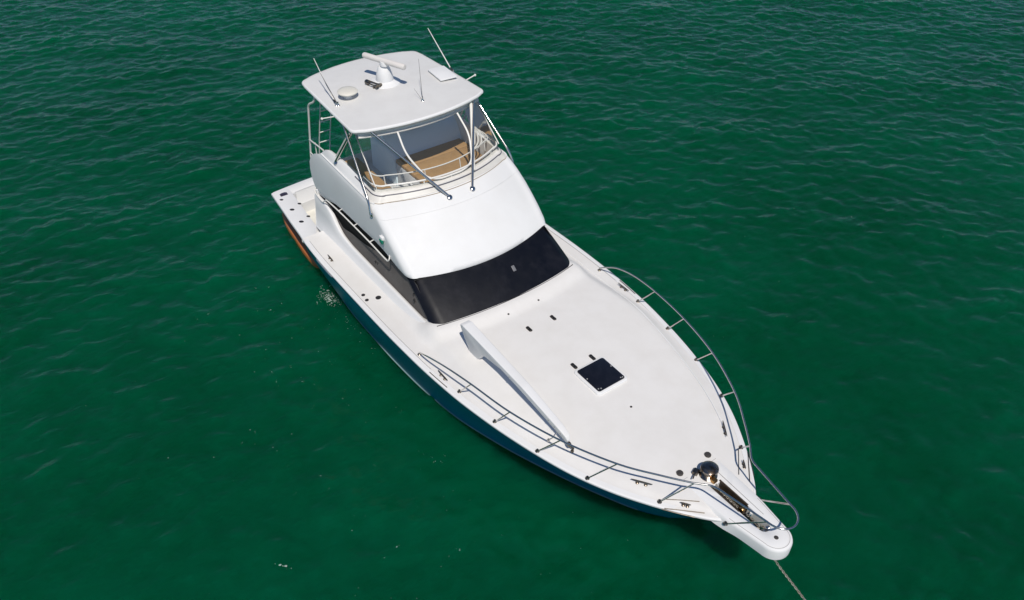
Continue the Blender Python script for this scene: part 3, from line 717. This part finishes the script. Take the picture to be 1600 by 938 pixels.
# anchor chain: windlass -> trough -> roller -> down towards the water, separate links in one mesh
def chain(path, wire, ln, parent=None, name='anchor_chain'):
    P = smoothpath(path, 30); L = [0]
    for a, b in zip(P, P[1:]): L.append(L[-1]+(b-a).length)
    mb = MB(); n = int(L[-1]/(ln*.74)); i = 0
    for k in range(n):
        s_ = k*ln*.74
        while L[i+1] < s_: i += 1
        p = P[i].lerp(P[i+1], (s_-L[i])/(L[i+1]-L[i])); d = (P[i+1]-P[i]).normalized()
        u = d.cross(Vector((0,1,0))).normalized(); 
        if k % 2: u = d.cross(u).normalized()
        loop = [p+d*(ln*.5*math.cos(a))*1.0+u*(ln*.33*math.sin(a)) for a in np.linspace(0, 2*math.pi, 11)]
        mb.tube(loop, wire, 5, False)
    return mb
ch = chain([(13.93,0,1.93),(14.1,0,1.86),(14.5,0,1.84),(14.9,0,1.885),(15.04,0,1.905),(15.12,0,1.85),(15.22,.01,1.60),(15.39,.02,1.38),(15.99,.05,1.10),(17.2,.08,.55),(18.8,.1,-.15)], .006, .05)
co = ch.out('anchor_chain', mat('galvanised', (.36,.345,.30), .5, metal=.4, var=(20,(.22,.17,.11),.45,.7)), None); co['label'] = 'steel anchor chain running over the bow pulpit and slanting down to the water'; co['category'] = 'chain'

# windlass
wl = MB(); wz0 = ZP
wl.lathe([(.15,0),(.155,.02),(.13,.04),(.10,.06),(.095,.11),(.14,.14),(.155,.165),(.15,.195),(.11,.222),(.05,.235),(.01,.238)], (13.77,.03,wz0), n=36)
wind = wl.out('windlass', mat('windlass_steel', (.30,.27,.24), .2, metal=1, var=(11,(.16,.11,.07),.42,.6), rvar=(9,.15,.3)), boat)
MB().lathe([(.125,.05),(.085,.08),(.085,.10),(.125,.128)], (13.77,.03,wz0), n=14).out('chain_wheel', 'steeld', wind)
mb = MB(); mb.box((13.62,-.12,wz0+.04), (.10,.12,.08), Matrix.Rotation(R(20),3,'Z'), .015); mb.tube([(13.62,-.12,wz0+.07),(13.72,-.30,wz0+.10)], .012, 8); 
mb.out('brake_lever', 'steeld', wind); MB().box((13.91,-.0,wz0+.04),(.12,.10,.07),None,.015).out('chain_stopper', 'bronze', wind)

# ------------------------------------------------------------------ bow rail
RP = [(8.23,2.355,1.80),(8.42,2.39,1.93),(8.75,2.41,2.10),(9.30,2.37,2.26),(10.03,2.28,2.36),(11.02,2.12,2.40),(12.06,1.82,2.44),(13.0,1.385,2.46),(13.6,.97,2.47),(14.01,.65,2.47)]
side_ = smoothpath(RP, 6)
tail = bent([(14.01,.65,2.47),(14.22,.44,2.47),(15.16,.27,2.465)], .10, 5)
tip = [Vector((15.16+.30*math.sin(a)+.0, .27*math.cos(a), 2.465)) for a in np.linspace(0.08, math.pi-.08, 15)]
full = side_[:-1]+tail+tip+[Vector(mir(p)) for p in reversed(tail)]+[Vector(mir(p)) for p in reversed(side_[:-1])]
rail = bpy.data.objects.new('bow_rail', None); C.objects.link(rail); rail.parent = boat
MB().tube(full, .0165, 10).out('top_rail', 'steel', rail)
for s in (-1, 1):
    for (bx_, by_, tx, ty, tz) in ((9.59,2.28,10.03,2.28,2.36),(10.61,2.17,11.02,2.12,2.40),(11.62,1.96,12.06,1.82,2.44),(12.59,1.63,13.0,1.385,2.46),(13.66,.98,14.01,.65,2.47),(14.58,.40,15.16,.27,2.465)):
        zb = zdeck(bx_, by_)+.006 if bx_ < 14 else zpul(bx_)-.09
        mb = MB().tube([(bx_, by_*s, zb), (tx, ty*s, tz)], .0135, 8); o = mb.out('stanchion', 'steel', rail)
        mb = MB().lathe([(.042,0),(.042,.008),(.026,.022),(.02,.05)], (bx_, by_*s, zb), n=16); mb.out('stanchion_base', 'steeld', o)
    MB().lathe([(.04,0),(.04,.008),(.024,.022)], (8.23, 2.355*s, zdeck(8.23,2.355)+.005), n=16).out('rail_foot', 'steeld', rail)

# ------------------------------------------------------------------ deck fittings
def cleat(p, ang, L=.30, parent=boat, m='steeld'):
    d = Vector((math.cos(ang), math.sin(ang), 0)); p = Vector(p); mb = MB()
    for k in (-.2, .2): mb.lathe([(.032,0),(.03,.01),(.016,.02),(.016,.05)], p+d*L*k, n=12)
    h = Vector((0,0,.055)); mb.tube([p-d*L*.5+h*1.1, p-d*L*.3+h, p+h, p+d*L*.3+h, p+d*L*.5+h*1.1], [.007,.014,.015,.014,.007], 8)
    return mb.out('cleat', m, parent)
for s in (-1, 1):
    cleat((9.07, 2.325*s, zdeck(9.07,2.325)+.006), 0.0, .34)
    cleat((13.24, 1.0*s, zdeck(13.24,1.0)+.006), -.62*s, .36)
    cleat((4.13, 2.34*s, zdeck(4.13,2.34)+.006), .0, .28)
    cleat((13.97, .70*s, zdeck(13.97,.70)+.006), -.62*s, .17)
    for (a, b, r) in (((13.66,.91),(14.06,.47),.0075),((13.80,1.00),(14.25,.54),.0085)):
        mb = MB(); mb.tube([(a[0], a[1]*s, zdeck(*a)+.012), ((a[0]+b[0])/2, (a[1]+b[1])/2*s, zdeck((a[0]+b[0])/2,(a[1]+b[1])/2)+.012), (b[0], b[1]*s, zdeck(*b)+.012)], r, 6); mb.out('chafe_strip', 'steeld', boat)
    x0, x1 = 8.80, 9.36
    MB().tube([(x, s*(half(x)-.035), zs(x)+.022) for x in np.linspace(x0, x1, 8)], .008, 6).out('chafe_strip', 'steeld', boat)
    MB().tube([(x, s*(half(x)+.035), zs(x)-.02) for x in np.linspace(3.9, 4.75, 8)], .016, 6).out('chafe_strip', 'steel', boat)
    MB().tube([(x, s*(half(x)+.03), zs(x)-.01) for x in np.linspace(13.78, 14.2, 8)], .010, 6).out('chafe_strip', 'steeld', boat)
for x, y, r in ((13.47,-.34,.062),(13.47,.33,.062)):
    MB().lathe([(r,0),(r,.02),(r*.8,.035),(r*.3,.04)], (x, y, zdeck(x,y)+.004), n=10).out('deck_vent', 'dkgrey', boat)
for x, y, r in ((8.50,-.36,.022),(8.50,.42,.022),(11.89,-.02,.022)):
    MB().lathe([(r,0),(r,.010),(r*.7,.016)], (x, y, zdeck(x,y)+.004), n=14).out('deck_plug', 'black', boat)
for x, y, r in ((5.81,-2.36,.042),(6.02,-2.38,.042),(6.10,-2.14,.062),(5.81,2.36,.042),(6.02,2.38,.042),(6.10,2.14,.062)):
    MB().lathe([(r,0),(r,.010),(r*.85,.014)], (x, y, zdeck(x,y)+.005), n=18).out('filler_cap', 'black', boat)
for x, y in ((9.11,-.28),(9.12,.33),(10.48,-.22),(10.50,.22)):
    z = zdeck(x, y)+.006; mb = MB()
    mb.prism([(px, py) for px, py in rrect(.085,.038,.03)], z-.01, z+.010, .003, Matrix.Translation((x,y,0)))
    o = mb.out('tie_down_pad', 'steeld', boat)
    mb = MB()
    for k in (-.042,.042): mb.tube([(x+k+.030*math.cos(a), y+.026*math.sin(a), z+.018) for a in np.linspace(0,2*math.pi,13)], .007, 6, False)
    mb.out('ring', 'black', o)
# deck hatch
hx, hy = 10.975, .03; hz_ = zdeck(hx, hy)
mb = MB(); o1 = rrect(.385,.375,.07); o2 = rrect(.34,.33,.05); 
tilt = Matrix.Translation((hx,hy,0))
mb.prism(rrect(.385,.378,.08,6), hz_-.03, hz_+.042, .022, tilt, 3); hatch = mb.out('deck_hatch', 'gel', boat)
MB().prism(rrect(.333,.327,.045), hz_+.0425, hz_+.058, .006, tilt).out('hatch_glass', mat('acrylic', (.007,.008,.013), .16, var=(7,(.012,.013,.02),.45,.7)), hatch)
for dx_, dy_ in ((.30,-.25),(.30,.25),(-.05,.305),(-.05,-.305),(.31,.29),(.28,-.30)): MB().lathe([(.014,0),(.014,.004)], (hx+dx_*.97, hy+dy_*.97, hz_+.059), n=10).out('hatch_dog', 'grey', hatch)

# ------------------------------------------------------------------ davit crane
prof = [(8.66,2.46),(8.69,2.53),(8.79,2.56),(10.7,2.44),(11.70,2.30),(11.92,2.24),(11.97,2.16),(11.93,2.05),(11.5,2.11),(10.7,2.25),(10.0,2.31),(9.42,2.20),(9.36,2.16),(9.30,2.05),(9.20,1.93),(8.92,1.93),(8.72,2.26)]
bm_ = bmesh.new(); n = len(prof)
def wdav(x): return .115-.045*(x-8.57)/3.4
ya, yb_ = -1.50, -1.47
dtop = lambda x: 2.56-.085*(x-8.8)
def dw(x, z): return wdav(x)-min(max(dtop(x)-z, 0), .20)*.26
vL = [bm_.verts.new((x, -1.545-dw(x, z), z)) for x, z in prof]; vR = [bm_.verts.new((x, -1.545+dw(x, z), z)) for x, z in prof]
bm_.faces.new(vL); bm_.faces.new(vR[::-1])
for i in range(n): bm_.faces.new((vL[i], vL[(i+1)%n], vR[(i+1)%n], vR[i]))
bmesh.ops.recalc_face_normals(bm_, faces=bm_.faces)
bmesh.ops.bevel(bm_, geom=[e for e in bm_.edges], offset=.018, segments=3, affect='EDGES', profile=.5, clamp_overlap=True)
me = bpy.data.meshes.new('davit_crane'); bm_.to_mesh(me); bm_.free()
dav = link('davit_crane', me, 'gel', boat, True, 40)
MB().lathe([(.10,-.06),(.10,.0),(.085,.03),(.07,.12)], (9.12,-1.50,zdeck(9.12,-1.50)), n=28).out('pedestal', 'gel', dav)
for x, z in ((8.80,2.42),(8.93,2.33)): MB().lathe([(.022,0),(.022,.008)], (x,-1.545-dw(x,z)-.001,z), (0,-1,0), 12).out('bolt', 'grey', dav)
for x, z in ((11.45,2.24),(11.62,2.22),(11.78,2.19),(10.3,2.38)): MB().lathe([(.013,0),(.013,.008)], (x,-1.545-dw(x,z)-.001,z), (0,-1,0), 10).out('bolt', 'grey', dav)
mb = MB(); mb.lathe([(.035,-.03),(.05,-.02),(.05,.02),(.035,.03)], (11.97,-1.545,2.06), (0,1,0), 16); mb.tube([(11.98,-1.545,2.03),(12.03,-1.49,1.97),(12.03,-1.51,1.90)], .018, 8); mb.lathe([(.03,0),(.03,.03),(.02,.05)], (12.03,-1.51,zdeck(12.03,-1.51)), n=12)
mb.out('hook', 'steeld', dav)
mb = MB(); zq_ = zdeck(11.6,-1.62); mb.tube([(11.63,-1.55,2.05),(11.63,-1.63,1.97),(11.60,-1.69,zq_+.02)], .010, 6); mb.lathe([(.03,0),(.028,.02),(.02,.04)], (11.60,-1.70,zq_), n=12); mb.out('boom_cradle', 'steel', dav); MB().tube([(11.62,-1.50,2.1),(11.62,-1.40,2.02),(11.62,-1.33,zdeck(11.6,-1.33))], .010, 6).out('boom_cradle', 'steel', dav)

# ------------------------------------------------------------------ foam and flecks on the water
def foam_patch(cx, cy, rx, ry, n, rot, rmin, rmax, mb):
    for k in range(n):
        a = random.random()*2*math.pi; q = random.random()**.6
        x0, y0 = q*rx*math.cos(a), q*ry*math.sin(a)
        x = cx+x0*math.cos(rot)-y0*math.sin(rot); y = cy+x0*math.sin(rot)+y0*math.cos(rot)
        r = rmin+(rmax-rmin)*random.random()**3; z = wz(x, y)
        m = 7; ph = random.random()*6; el = .5+random.random()
        mb.add([(x, y, z+r*.35)]+[(x+r*math.cos(ph+2*math.pi*i/m)*(.7+.5*random.random()), y+el*r*math.sin(ph+2*math.pi*i/m)*(.7+.5*random.random()), z-.002) for i in range(m)],
               [(0, 1+i, 1+(i+1)%m) for i in range(m)])
def bubble_ring(cx, cy, r, n, mb):      # lacy ring of bubbles
    ph = random.random()*6; e = .5+.5*random.random()
    for k in range(n):
        if math.sin(k*2.1+ph) > .75: continue
        a = ph+2*math.pi*k/n; rr = r*(1+.25*math.sin(3*a+ph)+.12*random.random())
        x, y = cx+rr*math.cos(a), cy+e*rr*math.sin(a); q = .004+.006*random.random(); z = wz(x, y)
        mb.add([(x,y,z+q*.5)]+[(x+q*math.cos(6.283*i/5), y+q*math.sin(6.283*i/5), z-.002) for i in range(5)], [(0,1+i,1+(i+1)%5) for i in range(5)])
mb = MB()
for k in range(34):
    bubble_ring(3.5+random.gauss(0,.17), -2.34+random.gauss(0,.10), .02+.06*random.random(), 20, mb)
foam_patch(3.5,-2.32,.40,.18,420,.1,.003,.011,mb)
foam_patch(4.6,-2.36,1.6,.22,90,.0,.003,.010,mb)
fo = mb.out('foam', 'foam', None); fo['kind'] = 'stuff'; fo['label'] = 'white bubbly foam where water drains from the starboard side of the hull'; fo['category'] = 'foam'
mb = MB()
for k in range(260):
    x = random.uniform(2, 15.5); y = -2.6-abs(random.gauss(0,2.2)) if x < 11 else random.uniform(-6, -.8)
    foam_patch(x, y, .06, .04, random.choice((1,1,1,2,4)), 0, .003, .010, mb)
for k in range(150):
    x, y = random.uniform(-6, 16), random.uniform(3.2, 16); foam_patch(x, y, .08, .05, random.choice((1,1,2)), 0, .004, .012, mb)
foam_patch(9.9,-6.3,.20,.03,26,.6,.006,.02,mb)
fl_ = mb.out('floating_flecks', 'foam', None); fl_['kind'] = 'stuff'; fl_['label'] = 'tiny pale flecks and bubbles scattered on the green water'; fl_['category'] = 'flecks'
